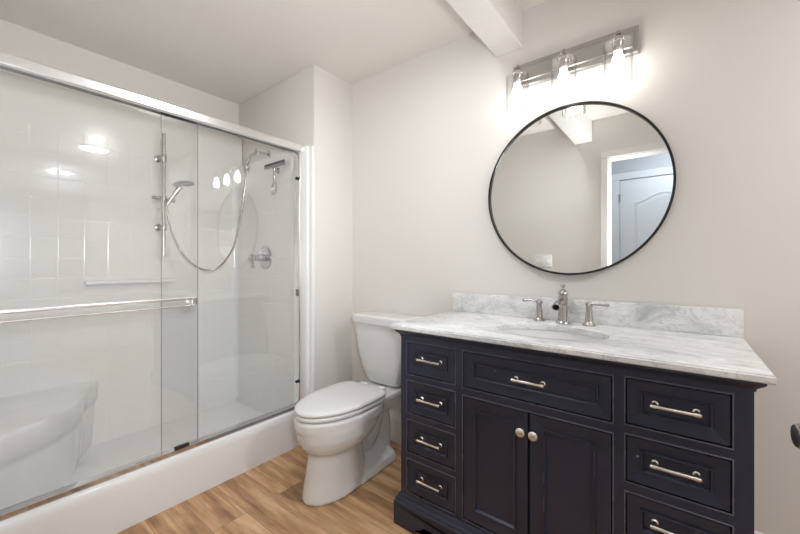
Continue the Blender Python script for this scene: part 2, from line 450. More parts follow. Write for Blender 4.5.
# ------------------------------------------------------------------ shower stall
st = thing('shower_stall', 'white moulded shower stall with tile relief, corner seat and low curb', 'shower', (-2.27, .7, 0))
bm = bmesh.new()
box_bm(bm, (-2.757, .004, 0), (XS, YB-.004, 2.10), .004)
mk('back_panel', bm, 'tile', st)
bm = bmesh.new(); box_bm(bm, (XS-.01, YE, 0), (-1.90, YB-.004, 1.87), .004); mk('end_panel', bm, 'tile', st)
bm = bmesh.new(); box_bm(bm, (XS-.01, .004, 0), (-1.90, .04, 1.87), .004); mk('end_panel', bm, 'tile', st)
# coved inner corners
for y, s in ((YE, -1),):
    bm = bmesh.new(); R = .035; poly = [(XS-.004, y+.004), (XS-.004, y+s*R)]
    for i in range(9):
        a = PI/2*i/8; poly.append((XS+R-R*math.cos(a), y+s*(R-R*math.sin(a))))
    poly.append((XS+R, y+.004)); prism(bm, poly, .1, 1.868); mk('cove', bm, 'acrylic', st, smooth=40)
# rounded front flanges
for y0, y1 in ((YE, YB-.004), (.004, .03)):
    bm = bmesh.new(); box_bm(bm, (-1.905, y0, 0), (-1.835, y1, 1.87), .012, 4)
    if y0 > 1: box_bm(bm, (-1.86, YB-.03, 0), (-1.806, YB+.0, 1.87), .010, 4)
    mk('front_flange', bm, 'acrylic', st, smooth=40)
# pan and curb
bm = bmesh.new(); box_bm(bm, (XS-.01, .03, 0), (-1.93, YE+.01, .07)); mk('pan', bm, 'acrylic', st)
bm = bmesh.new()
prof = [(-1.935, 0), (-1.858, 0), (-1.856, .18), (-1.858, .205), (-1.865, .217), (-1.878, .221), (-1.94, .221), (-1.965, .215), (-1.985, .18), (-2.01, .10), (-2.05, .065), (-2.05, .05), (-1.94, .04)]
ring_loft(bm, [[(x, y, z) for x, z in prof] for y in (.004, YB-.006)])
mk('curb', bm, 'acrylic', st, smooth=40)
# corner seat with curved front
def seat_poly(off, n=18):
    # front edge sweeps from the near end wall in a curve to the back wall
    c = smooth_path([(-2.02-off*.2, .03), (-2.10-off, .14), (-2.17-off, .26), (-2.30-off, .385-off*.4), (-2.44, .45-off*.8), (-2.57, .495-off), (XS-.005, .57-off)], 6)
    return [(p.x, p.y) for p in c]
bm = bmesh.new()
rings = []
for z, off in ((.06, .035), (.30, .018), (.325, .015), (.335, .006), (.40, .002), (.432, 0), (.445, .006), (.45, .016)):
    f = seat_poly(off); rings.append([(x, y, z) for x, y in f]+[(XS-.005, .03, z)])
ring_loft(bm, rings)
mk('corner_seat', bm, 'acrylic', st, smooth=50)
# shelf ledge on the back wall and low ledge at the valve end
bm = bmesh.new(); box_bm(bm, (XS-.005, .50, 1.005), (XS+.045, .955, 1.030), .008, 3); mk('shelf', bm, 'acrylic', st, smooth=40)

# ------------------------------------------------------------------ shower door frame and glass
fr = thing('shower_door_frame', 'polished metal frame with top header and bottom track on the shower curb', 'shower frame', (-1.895, .7, .22))
bm = bmesh.new()
prof = [(-1.935, 1.832), (-1.928, 1.832), (-1.928, 1.864), (-1.877, 1.864), (-1.877, 1.832), (-1.870, 1.832), (-1.868, 1.836), (-1.868, 1.868), (-1.873, 1.876), (-1.932, 1.876), (-1.935, 1.87)]
ring_loft(bm, [[(x, y, z) for x, z in prof] for y in (.03, YE)]); mk('header', bm, 'alu', fr)
bm = bmesh.new(); box_bm(bm, (-1.878, .031, 1.826), (-1.874, YE-.02, 1.834)); mk('header_shade_strip', bm, 'seal', fr)  # grey strip stands in for the shadow line below the header
bm = bmesh.new()
prof = [(-1.930, .2215), (-1.884, .2215), (-1.884, .2425), (-1.886, .244), (-1.928, .244), (-1.930, .2425)]
ring_loft(bm, [[(x, y, z) for x, z in prof] for y in (.031, YE-.002)]); mk('bottom_track', bm, 'chrome', fr)
for y0, y1 in ((YE-.028, YE-.001), (.031, .056)):
    bm = bmesh.new(); box_bm(bm, (-1.928, y0, .246), (-1.876, y1, 1.83), .003); mk('side_jamb', bm, 'alu', fr, smooth=30)
for y, z in ((YE-.040, 1.66), (YE-.038, .392)):
    bm = bmesh.new(); lathe(bm, [(.005, 0), (.005, .006), (.009, .007), (.009, .016), (.006, .018)], (-1.886, YE-.026, z), (0, -1, 0), 16)
    box_bm(bm, (-1.893, YE-.033, z-.006), (-1.868, YE-.026, z+.008), .002)
    mk('bumper', bm, 'rubber', fr, smooth=40)
bm = bmesh.new(); box_bm(bm, (-1.90, YE-.036, .925), (-1.874, YE-.026, .968), .003); mk('jamb_clip', bm, 'steel', fr, smooth=40)
bm = bmesh.new(); box_bm(bm, (-1.9035, .680, .2445), (-1.8975+.016, .742, .255), .003); mk('door_guide', bm, 'rubber', fr, smooth=40)
bm = bmesh.new()
n = 16; poly = [(-.045+.09*i/n, .016*math.sin(PI*i/n)) for i in range(n+1)]
ring_loft(bm, [[(x, .55+a, .236+z) for a, z in poly] for x in (-1.906, -1.9045)]); mk('clear_guide', bm, 'clear_guide', fr)

def shower_door(name, label, x, y0, y1):
    t = thing(name, label, 'shower door', (x, (y0+y1)/2, .24))
    bm = bmesh.new(); box_bm(bm, (x-.003, y0, .2455), (x+.003, y1, 1.850)); mk('glass_pane', bm, 'glass', t)
    bm = bmesh.new()
    box_bm(bm, (x-.0045, y1-.0016, .246), (x+.0045, y1+.0008, 1.83)) if 'outer' in label else box_bm(bm, (x-.004, y0-.0008, .246), (x+.004, y0+.001, 1.83))
    mk('edge_seal', bm, 'seal', t)
    return t
od = shower_door('shower_door', 'outer sliding glass shower door with long towel bar', -1.8965, .058, .785)
idr = shower_door('shower_door', 'inner sliding glass shower door nearest the toilet', -1.9165, .632, 1.355)
# towel bar on the outer door
bm = bmesh.new()
box_bm(bm, (-1.861, .07, .955), (-1.842, .762, .970), .004, 3)
box_bm(bm, (-1.861, .07, .9245), (-1.844, .762, .931), .002)
tb = mk('towel_bar', bm, 'alu', od)
for y in (.748, .085):
    bm = bmesh.new(); box_bm(bm, (-1.8925, y-.010, .9285), (-1.848, y+.010, .960), .003); lathe(bm, [(.020, 0), (.020, .005), (.014, .007)], (-1.8925, y, .947), (1, 0, 0), 24)
    k = mk('bar_bracket', bm, 'alu'); k.parent = tb; k.location = -parent_world(tb)
bm = bmesh.new(); box_bm(bm, (-1.8625, .761, .922), (-1.839, .765, .972), .002); k = mk('end_cap', bm, 'seal'); k.parent = tb; k.location = -parent_world(tb)

# ------------------------------------------------------------------ shower fittings
SX = XS+.055
sb = thing('slide_bar', 'vertical chrome slide bar on the shower back wall', 'shower rail', (XS, .88, 1.19))
bm = bmesh.new(); tube(bm, [(SX, .886, 1.175), (SX, .886, 1.975)], .0105, 20); mk('bar', bm, 'nickel', sb, smooth=40)
for z in (1.815, 1.365):
    bm = bmesh.new(); lathe(bm, [(.024, 0), (.024, .006), (.013, .012), (.010, .05), (.010, .07)], (XS+.001, .872, z), (1, .15, 0), 24)
    lathe(bm, [(.0155, -.024), (.017, -.02), (.017, .02), (.0155, .024)], (SX, .886, z), (0, 0, 1), 24)
    mk('wall_bracket', bm, 'nickel', sb, smooth=40)
bm = bmesh.new(); lathe(bm, [(.016, -.02), (.019, -.015), (.019, .015), (.016, .02)], (SX, .886, 1.548), (0, 0, 1), 24)
tube(bm, [(SX-.0, .82, 1.552), (SX, .86, 1.55), (SX, .91, 1.545), (SX+.03, .935, 1.54)], [.010, .012, .013, .015], 16)
mk('slider', bm, 'nickel', sb, smooth=40)
# hand shower
hs = thing('hand_shower', 'round grey hand shower head resting in the slide bar holder', 'shower head', (SX+.03, .90, 1.52))
bm = bmesh.new()
hp = smooth_path([(SX+.035, .893, 1.505), (SX+.045, .915, 1.55), (SX+.06, .940, 1.598), (SX+.07, .962, 1.636)], 5)
tube(bm, hp, [.010+.006*i/(len(hp)-1) for i in range(len(hp))], 16); mk('handle', bm, 'nickel', hs, smooth=40)
bm = bmesh.new(); lathe(bm, [(.004, .022), (.028, .021), (.052, .014), (.062, .004), (.062, -.004), (.056, -.012), (.004, -.014)], (SX+.075, .975, 1.650), (.10, -.22, .95), 36)
hd = mk('head', bm, 'grey_plastic', hs, smooth=35)
bm = bmesh.new(); lathe(bm, [(.050, 0), (.050, -.003), (.002, -.004)], Vector((SX+.075, .975, 1.650))+Vector((.10, -.22, .95)).normalized()*-.0135, (.10, -.22, .95), 36)
k = mk('spray_face', bm, 'nickel'); k.parent = hd; k.location = -parent_world(hd)
# arm
ar = thing('shower_spout', 'curved chrome shower arm high on the shower end wall', 'shower arm', (-2.26, YE, 1.88))
bm = bmesh.new(); ap = smooth_path([(-2.26, YE, 1.885), (-2.26, 1.355, 1.890), (-2.26, 1.31, 1.880), (-2.262, 1.27, 1.845), (-2.265, 1.247, 1.80), (-2.268, 1.243, 1.765)], 7)
tube(bm, ap, .0095, 16); mk('pipe', bm, 'chrome', ar, smooth=40)
bm = bmesh.new(); lathe(bm, [(.030, 0), (.030, .004), (.018, .010), (.011, .012)], (-2.26, YE-.001, 1.885), (0, -1, 0), 28); mk('wall_flange', bm, 'chrome', ar, smooth=40)
bm = bmesh.new(); lathe(bm, [(.014, 0), (.016, .01), (.016, .045), (.011, .055)], (-2.268, 1.243, 1.772), (0, 0, -1), 20)
mk('hose_connector', bm, 'chrome', ar, smooth=40); bm = bmesh.new()
tube(bm, [(-2.255, 1.30, 1.905), (-2.262, 1.315, 1.875), (-2.268, 1.325, 1.85)], .006, 10)
tube(bm, [(-2.225, 1.30, 1.87), (-2.295, 1.322, 1.882)], .006, 10)
mk('diverter', bm, 'chrome', ar, smooth=40)
# hose
bm = bmesh.new()
HP = [(-2.610, .893, 1.506), (-2.6, .901, 1.397), (-2.57, .942, 1.242), (-2.52, .995, 1.139), (-2.46, 1.063, 1.086), (-2.42, 1.141, 1.112), (-2.37, 1.204, 1.233), (-2.33, 1.232, 1.407), (-2.29, 1.238, 1.585), (-2.268, 1.243, 1.718)]
tube(bm, smooth_path(HP, 10), .0065, 12)
tag(mk('shower_hose', bm, 'nickel', smooth=40), 'silver flexible hose looping from hand shower up to the shower arm', 'hose')
# valve
va = thing('shower_valve', 'round chrome shower valve with lever on the shower end wall', 'shower valve', (-2.30, YE, 1.167))
bm = bmesh.new(); lathe(bm, [(.080, 0), (.080, .004), (.072, .010), (.050, .012), (.046, .016), (.032, .018)], (-2.295, YE-.001, 1.167), (0, -1, 0), 40); mk('escutcheon', bm, 'chrome', va, smooth=30)
bm = bmesh.new(); lathe(bm, [(.028, .016), (.026, .05), (.022, .055), (.020, .085), (.024, .092), (.024, .112), (.018, .118)], (-2.295, YE, 1.167), (0, -1, 0), 28)
tube(bm, [(-2.295, YE-.10, 1.16), (-2.285, YE-.105, 1.13), (-2.27, YE-.11, 1.10)], [.009, .008, .010], 14); mk('lever', bm, 'chrome', va, smooth=40)
# squeegee
sq = thing('squeegee', 'shower squeegee hanging high on the shower end wall', 'squeegee', (-2.14, YE, 1.62))
bm = bmesh.new(); box_bm(bm, (-2.262, YE-.036, 1.776), (-2.035, YE-.020, 1.791), .004); mk('blade_holder', bm, 'steel', sq, smooth=40)
bm = bmesh.new(); box_bm(bm, (-2.258, YE-.032, 1.788), (-2.029, YE-.028, 1.806)); mk('rubber_blade', bm, 'rubber', sq)
bm = bmesh.new(); tube(bm, smooth_path([(-2.143, YE-.030, 1.772), (-2.145, YE-.028, 1.72), (-2.155, YE-.024, 1.67)], 5), .008, 12)
tube(bm, smooth_path([(-2.148, YE-.024, 1.68), (-2.130, YE-.022, 1.645), (-2.150, YE-.020, 1.605), (-2.180, YE-.020, 1.600), (-2.178, YE-.022, 1.645), (-2.158, YE-.024, 1.68)], 5), .0055, 10)
mk('handle', bm, 'chrome', sq, smooth=40)
bm = bmesh.new(); lathe(bm, [(.022, 0), (.020, .006), (.008, .010), (.006, .026)], (-2.143, YE-.001, 1.755), (0, -1, 0), 20); mk('hook', bm, 'chrome', sq, smooth=40)

# ------------------------------------------------------------------ toilet
TX = -1.405
tl = thing('toilet', 'white two-piece toilet with closed lid between shower and vanity', 'toilet', (TX, 1.4, 0))
def egg(cx, yf, yb, hw, z, n=48, pf=2.0, pb=2.6, mid=.5):
    """closed outline; yf front (small y), yb back, hw half width"""
    ym = yf+(yb-yf)*mid; pts = []
    for i in range(n):
        a = 2*PI*i/n; c, s = math.cos(a), math.sin(a)
        p = pf if s < 0 else pb
        x = hw*math.copysign(abs(c)**(2/p), c)
        y = ym+((ym-yf) if s < 0 else (yb-ym))*math.copysign(abs(s)**(2/p), s)
        pts.append((cx+x, y, z))
    return pts
bm = bmesh.new()
# bowl and front pedestal
sec = [(0, 1.046, 1.44, .113), (.012, 1.043, 1.44, .115), (.05, 1.050, 1.42, .110), (.12, 1.064, 1.40, .103), (.19, 1.078, 1.39, .098), (.212, 1.080, 1.39, .100), (.222, 1.074, 1.40, .112),
       (.238, 1.056, 1.42, .131), (.262, 1.040, 1.45, .148), (.295, 1.028, 1.48, .160), (.33, 1.022, 1.50, .165), (.345, 1.020, 1.51, .166)]
ring_loft(bm, [egg(TX+.004, a, b_, hw, z, mid=.50) for z, a, b_, hw in sec])
ring_loft(bm, [egg(TX, a, b_, hw, z, mid=.56) for z, a, b_, hw in [(.34, 1.016, 1.52, .171), (.352, 1.012, 1.52, .174), (.385, 1.010, 1.52, .175), (.395, 1.016, 1.52, .171)]])
# rear deck carrying the tank
def rrect(cx, y0, y1, hw, z, r=.03, n=6):
    pts = []
    for (sx, sy, a0) in ((1, 1, 0), (-1, 1, PI/2), (-1, -1, PI), (1, -1, 3*PI/2)):
        for i in range(n+1):
            a = a0+PI/2*i/n
            pts.append((cx+sx*(hw-r)+r*math.cos(a), (y1-r if sy > 0 else y0+r)+r*math.sin(a), z))
    return pts
ring_loft(bm, [rrect(TX, 1.36, 1.745, .100, .30, .05), rrect(TX, 1.36, 1.75, .125, .35, .05), rrect(TX, 1.36, 1.755, .135, .375, .04), rrect(TX, 1.36, 1.755, .135, .398, .04), rrect(TX, 1.365, 1.750, .130, .402, .04)])
# rear foot
ring_loft(bm, [rrect(TX, 1.28, 1.635, .122, 0, .055), rrect(TX, 1.28, 1.635, .122, .02, .055), rrect(TX, 1.30, 1.628, .114, .045, .05), rrect(TX, 1.34, 1.60, .080, .085, .05), rrect(TX, 1.34, 1.58, .05, .12, .045)])
# core between bowl and deck, trapway bulge
ring_loft(bm, [rrect(TX, 1.36, 1.60, .042, .05, .04), rrect(TX, 1.36, 1.62, .042, .36, .04)])
tube(bm, smooth_path([(TX, 1.36, .20), (TX, 1.42, .135), (TX, 1.485, .175), (TX, 1.53, .265), (TX, 1.575, .275), (TX, 1.595, .20), (TX, 1.60, .06)], 6), .064, 20)
me = bpy.data.meshes.new('bowl_raw'); bm.to_mesh(me); bm.free()
tmp = bpy.data.objects.new('bowl_raw', me); C.objects.link(tmp)
rm = tmp.modifiers.new('r', 'REMESH'); rm.mode = 'VOXEL'; rm.voxel_size = .0065
sm = tmp.modifiers.new('s', 'SMOOTH'); sm.factor = .5; sm.iterations = 4
dg = bpy.context.evaluated_depsgraph_get(); dg.update()
me2 = bpy.data.meshes.new_from_object(tmp.evaluated_get(dg))
bpy.data.objects.remove(tmp); bpy.data.meshes.remove(me)
me2.name = 'bowl'; me2.materials.clear(); me2.materials.append(M['porcelain'])
for p in me2.polygons: p.use_smooth = True
bo = bpy.data.objects.new('bowl', me2); C.objects.link(bo); bo.parent = tl; bo.location = -tl.location
zmin = min(v.co.z for v in me2.vertices)
for v in me2.vertices: v.co.z = max(v.co.z, zmin)-zmin if v.co.z < .02 else v.co.z
# seat ring and lid
def seat_ring(z, g=0):
    return egg(TX, 1.012+g, 1.493-g, .170-g, z, n=64, pf=2.0, pb=5.0, mid=.60)
bm = bmesh.new(); ring_loft(bm, [seat_ring(.400, .006), seat_ring(.404, .001), seat_ring(.414, 0), seat_ring(.420, .004)]); mk('seat', bm, 'seat', tl, smooth=50)
bm = bmesh.new(); ring_loft(bm, [seat_ring(.4225, .006), seat_ring(.425, .001), seat_ring(.435, 0), seat_ring(.441, .006), seat_ring(.4445, .02), seat_ring(.447, .06), seat_ring(.448, .12)]); mk('lid', bm, 'seat', tl, smooth=60)
for sx in (-.068, .068):
    bm = bmesh.new(); box_bm(bm, (TX+sx-.022, 1.508, .402), (TX+sx+.022, 1.545, .432), .008, 3)
    mk('hinge', bm, 'seat', tl, smooth=40)
for sx in (-1, 1):
    bm = bmesh.new(); lathe(bm, [(.017, 0), (.017, .010), (.013, .020), (.004, .025)], (TX+sx*.088, 1.50, .045), (sx*.5, -.1, 1), 20); mk('bolt_cap', bm, 'seat', tl, smooth=40)
# tank
bm = bmesh.new()
def tank_ring(z, hw, y0, y1, bulge):
    pts = rrect(TX, y0, y1, hw, z, .032)
    return [(x, y-(bulge*(1-((x-TX)/hw)**2) if y < (y0+y1)/2 else 0), zz) for x, y, zz in pts]
def dens(z, hw, y0, y1, bulge, n=12):
    r = .032; pts = []
    base = rrect(TX, y0, y1, hw, z, r)
    # add points along the front edge for the bulge
    out = []
    for i, p in enumerate(base):
        out.append(p); q = base[(i+1) % len(base)]
        if abs(p[0]-q[0]) > .1:
            for k in range(1, n): out.append((p[0]+(q[0]-p[0])*k/n, p[1]+(q[1]-p[1])*k/n, z))
    return [(x, y-(bulge*max(0, 1-((x-TX)/hw)**2) if y < (y0+y1)/2 else 0), zz) for x, y, zz in out]
ring_loft(bm, [dens(z, hw, y0, 1.768, b_) for z, hw, y0, b_ in ((.405, .098, 1.640, .006), (.412, .118, 1.618, .008), (.43, .132, 1.608, .010), (.50, .158, 1.598, .012), (.60, .188, 1.592, .014), (.70, .207, 1.588, .015), (.765, .214, 1.586, .015), (.768, .212, 1.588, .015))])
tk = mk('tank', bm, 'porcelain', tl, smooth=40)
bm = bmesh.new()
ring_loft(bm, [dens(z, hw, y0, y1, .016) for z, hw, y0, y1 in ((.766, .218, 1.582, 1.770), (.770, .226, 1.574, 1.772), (.800, .228, 1.572, 1.773), (.811, .225, 1.575, 1.771), (.816, .214, 1.586, 1.762), (.817, .17, 1.62, 1.74))])
mk('tank_lid', bm, 'porcelain', tl, smooth=40)
bm = bmesh.new(); lathe(bm, [(.045, 0), (.045, .012)], (TX, 1.67, .397), (0, 0, 1), 24); mk('gasket', bm, 'rubber', tl)
# the bowl stands turned very slightly towards the vanity
rot = Matrix.Translation((TX, 1.62, 0)) @ Matrix.Rotation(math.radians(2.2), 4, 'Z') @ Matrix.Translation((-TX, -1.62, 0))
for ch in tl.children:
    if ch.name.split('.')[0] in ('bowl', 'seat', 'lid', 'hinge', 'bolt_cap'): ch.data.transform(rot)
# flush lever on the tank side facing the vanity
bm = bmesh.new(); lathe(bm, [(.013, 0), (.013, .008), (.008, .012), (.007, .02)], (TX+.210, 1.64, .735), (1, 0, 0), 16)
tube(bm, [(TX+.228, 1.64, .735), (TX+.232, 1.615, .730), (TX+.230, 1.585, .722)], [.006, .0055, .007], 12)
mk('flush_lever', bm, 'steel', tl, smooth=40)['label'] = 'small dark metal flush lever'

# ------------------------------------------------------------------ vanity
VC = -.410; FY = 1.236; CB = D-.004
CL, CR = -.962, .142
va_ = thing('bathroom_vanity', 'dark navy bathroom vanity with drawers either side of double doors', 'vanity cabinet', (VC, 1.5, 0))
rows = [(.657, .794), (.490, .627), (.322, .459), (.150, .291)]
LX = (-.928, -.695); MX = (-.660, -.161); RX = (-.128, .102)
rrows = [(a+.005, b+.004) for a, b in rows]
ops = [(LX, r) for r in rows]+[(RX, r) for r in rrows]+[(MX, (.655, .794)), (MX, (.150, .622))]
# carcass: solid sides, back, face frame with real openings
bm = bmesh.new()
box_bm(bm, (CL, FY+.02, .10), (CL+.018, CB, .842)); box_bm(bm, (CR-.018, FY+.02, .10), (CR, CB, .842))
box_bm(bm, (CL+.018, CB-.012, .10), (CR-.018, CB, .842)); box_bm(bm, (CL+.018, FY+.02, .10), (CR-.018, CB-.012, .118))
body = mk('body', bm, 'cab', va_)
bm = bmesh.new()
xs = [CL, LX[0], LX[1], MX[0], MX[1], RX[0], RX[1], CR]
for a, b_ in ((0, 1), (2, 3), (4, 5), (6, 7)): box_bm(bm, (xs[a], FY, .10), (xs[b_], FY+.02, .842))
for (x0, x1), (lo_, hi_) in ((LX, None), (RX, None)) if False else ():
    pass
def rails(X, zs):
    zz = [.10]
    for r in sorted(zs): zz += [r[0], r[1]]
    zz.append(.842)
    for i in range(0, len(zz), 2): box_bm(bm, (X[0], FY, zz[i]), (X[1], FY+.02, zz[i+1]))
rails(LX, rows); rails(RX, rrows); rails(MX, [(.655, .794), (.150, .622)])
box_bm(bm, (CL+.02, FY+.021, .12), (CR-.02, FY+.026, .83))
mk('face_frame', bm, 'cab', va_)
# thin beads round each opening
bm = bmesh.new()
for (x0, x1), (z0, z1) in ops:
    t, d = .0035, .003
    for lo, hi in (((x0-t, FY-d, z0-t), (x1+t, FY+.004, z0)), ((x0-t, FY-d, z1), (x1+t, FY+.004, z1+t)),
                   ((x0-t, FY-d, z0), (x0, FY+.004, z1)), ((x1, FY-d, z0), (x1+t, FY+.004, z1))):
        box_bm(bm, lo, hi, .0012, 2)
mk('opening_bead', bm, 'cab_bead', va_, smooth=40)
# crown moulding under the top
bm = bmesh.new()
def sweep_rect(prof, x0, x1, y0, y1):
    """prof (outset, z) around left, front and right sides"""
    n = len(prof)
    A = [(x0-o, y1, z) for o, z in prof]; B = [(x0-o, y0-o, z) for o, z in prof]; C_ = [(x1+o, y0-o, z) for o, z in prof]; E_ = [(x1+o, y1, z) for o, z in prof]
    ring_loft(bm, [A, B, C_, E_])
sweep_rect([(-.002, .815), (.003, .815), (.004, .822), (.010, .828), (.016, .833), (.020, .838), (.020, .8425), (-.002, .8425)], CL, CR, FY, CB)
mk('crown_moulding', bm, 'cab', va_, smooth=30)
# plinth with bracket feet
bm = bmesh.new()
PX0, PX1, PY = CL-.023, CR+.023, FY-.023
sweep_rect([(-.026, .085), (.0, .085), (.0, .100), (-.005, .106), (-.005, .112), (-.012, .120), (-.016, .130), (-.020, .136), (-.026, .137)], PX0, PX1, PY, CB)
def bracket(x0, x1, foot):
    L = x1-x0; z1 = .087; p = [(0, 0), (foot, 0), (foot+.006, .014), (foot+.020, .026), (foot+.035, .030), (foot+.040, .040), (foot+.050, .046)]
    q = [(L-a, b_) for a, b_ in p[::-1]]
    return [(x0+a, b_) for a, b_ in p+q]+[(x1, z1), (x0, z1)]
def tri_board(poly, f):
    vs0 = [bm.verts.new(f(a, z, 0)) for a, z in poly]; vs1 = [bm.verts.new(f(a, z, 1)) for a, z in poly]
    n = len(poly); bm.faces.new(vs0); bm.faces.new(vs1[::-1])
    for i in range(n): bm.faces.new((vs0[i], vs0[(i+1) % n], vs1[(i+1) % n], vs1[i]))
tri_board(bracket(PX0, PX1, .108), lambda a, z, k: (a, PY+.02*k, z))
tri_board(bracket(PY+.0201, CB, .080), lambda a, z, k: (PX0+.02*k, a, z))
tri_board(bracket(PY+.0201, CB, .080), lambda a, z, k: (PX1-.02*k, a, z))
bmesh.ops.triangulate(bm, faces=[f for f in bm.faces if len(f.verts) > 8])
mk('plinth', bm, 'cab', va_)
# drawer and door fronts
def front(name, X, Z, fw, parent, label=None):
    g = .0032
    x0, x1, z0, z1 = X[0]+g, X[1]-g, Z[0]+g, Z[1]-g
    bm = bmesh.new()
    def rect(i, y): return [(x0+i, y, z0+i), (x1-i, y, z0+i), (x1-i, y, z1-i), (x0+i, y, z1-i)]
    ring_loft(bm, [rect(0, FY+.019), rect(0, FY+.0015), rect(.0012, FY), rect(fw*.96, FY+.0042), rect(fw*.97, FY-.0005), rect(fw+.0025, FY-.0005), rect(fw+.0055, FY+.004), rect(fw+.0075, FY+.0085), rect(fw+.012, FY+.0085)])
    o = mk(name, bm, 'cab', parent)
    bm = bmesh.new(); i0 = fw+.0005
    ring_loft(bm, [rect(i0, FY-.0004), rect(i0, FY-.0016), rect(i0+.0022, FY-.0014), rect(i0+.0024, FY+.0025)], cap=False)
    k = mk('panel_highlight', bm, 'panel_highlight'); k.parent = o; k.location = -parent_world(o)  # ring added to carry the painted highlight of the inner step
    return o
def pull(parent, x, z, half=.0515, y=FY+.0085):
    bm = bmesh.new()
    yb_ = y-.027
    lathe(bm, [(.0045, -half-.004), (.0062, -half-.002), (.0062, -half+.010), (.0052, -half+.012), (.0052, half-.012), (.0062, half-.010), (.0062, half+.002), (.0045, half+.004)], (x, yb_, z), (1, 0, 0), 20)
    for s in (-1, 1):
        lathe(bm, [(.0088, 0), (.0088, .003), (.0055, .006), (.0045, .027)], (x+s*(half-.006), y, z), (0, -1, 0), 18)
    k = mk('handle', bm, 'satin', smooth=40); k.parent = parent; k.location = -parent_world(parent)
    k['label'] = 'satin nickel bar pull'
for X, ZZ in ((LX, rows), (RX, rrows)):
    for Z in ZZ:
        o = front('drawer', X, Z, .034, va_)
        pull(o, (X[0]+X[1])/2, (Z[0]+Z[1])/2+.004)
o = front('drawer', MX, (.655, .794), .036, va_); pull(o, VC, .7265)
for X, kx in (((MX[0], VC-.0005), VC-.024), ((VC+.0005, MX[1]), VC+.019)):
    o = front('door', X, (.150, .622), .044, va_)
    bm = bmesh.new(); lathe(bm, [(.008, 0), (.006, .003), (.0055, .009), (.010, .012), (.0150, .015), (.016, .019), (.013, .023), (.004, .025)], (kx, FY+.0005, .551), (0, -1, 0), 28)
    k = mk('knob', bm, 'satin', smooth=45); k.parent = o; k.location = -parent_world(o); k['label'] = 'round satin nickel knob'

# countertop with oval cut-out, backsplash and basin
ct = thing('countertop', 'white and grey marble countertop with backsplash on the navy vanity', 'countertop', (VC, 1.5, .8425))
KL, KR, KF = -1.008, .178, 1.214
ZT = .865; Z0 = .8427
SXC, SYC, SA, SB = VC, 1.475, .205, .142
bm = bmesh.new()
NS = 64
def outer(ins, z):
    """points on the slab outline matched by angle to the oval"""
    pts = []
    x0, x1, y0, y1 = KL+ins, KR-ins, KF+ins, CB
    for i in range(NS):
        a = 2*PI*(i+.5)/NS; c, s = math.cos(a), math.sin(a)
        tx = (x1-SXC)/c if c > 0 else (x0-SXC)/c
        ty = (y1-SYC)/s if s > 0 else (y0-SYC)/s
        t = min(tx, ty); pts.append([SXC+c*t, SYC+s*t, z])
    for cx_, cy_ in ((x0, y0), (x1, y0), (x1, y1), (x0, y1)):
        j = min(range(NS), key=lambda k: (pts[k][0]-cx_)**2+(pts[k][1]-cy_)**2); pts[j] = [cx_, cy_, z]
    return [tuple(p) for p in pts]
def oval(z, g=0): return [(SXC+(SA+g)*math.cos(2*PI*(i+.5)/NS), SYC+(SB+g)*math.sin(2*PI*(i+.5)/NS), z) for i in range(NS)]
ring_loft(bm, [oval(Z0), oval(ZT-.004), oval(ZT-.001, .0012), oval(ZT, .004), outer(.007, ZT), outer(.004, ZT-.001), outer(.003, ZT-.004), outer(0, ZT-.006), outer(0, Z0+.003), outer(.003, Z0)], closed=True)
mk('slab', bm, 'marble', ct, smooth=25)
bm = bmesh.new(); box_bm(bm, (KL+.001, CB-.019, ZT), (KR-.002, CB, ZT+.1016), .0025, 2); mk('backsplash', bm, 'marble', ct, smooth=30)
bm = bmesh.new()
rings = []
for g, z in ((.010, Z0-.0005), (.004, Z0-.0005), (-.004, Z0-.02), (-.02, Z0-.07), (-.05, Z0-.115), (-.09, Z0-.135), (-.13, Z0-.14)): rings.append(oval(z, g))
for g, z in ((-.13, Z0-.150), (-.09, Z0-.147), (-.045, Z0-.127), (-.012, Z0-.08), (.006, Z0-.02), (.010, Z0-.010)): rings.append(oval(z, g))
ring_loft(bm, rings[:7]+[], cap=False); f = None
bm2 = bm
sk = mk('sink_basin', bm2, 'porcelain', ct, smooth=50)
bm = bmesh.new(); lathe(bm, [(.13, 0), (.03, -.002), (.022, -.004), (.020, -.010)], (SXC, SYC, Z0-.14), (0, 0, 1), 32, cap=False)
for v in bm.verts:
    if abs(v.co.z-(Z0-.14)) < 1e-4: 
        a = math.atan2(v.co.y-SYC, v.co.x-SXC); v.co.x = SXC+(SA-.13)*math.cos(a); v.co.y = SYC+(SB-.13)*math.sin(a)
k = mk('basin_bottom', bm, 'porcelain', smooth=50); k.parent = sk; k.location = -parent_world(sk)
bm = bmesh.new(); lathe(bm, [(.021, -.004), (.021, .001), (.015, .003), (.002, .0035)], (SXC, SYC, Z0-.144), (0, 0, 1), 24); k = mk('drain', bm, 'nickel', smooth=40); k.parent = sk; k.location = -parent_world(sk)

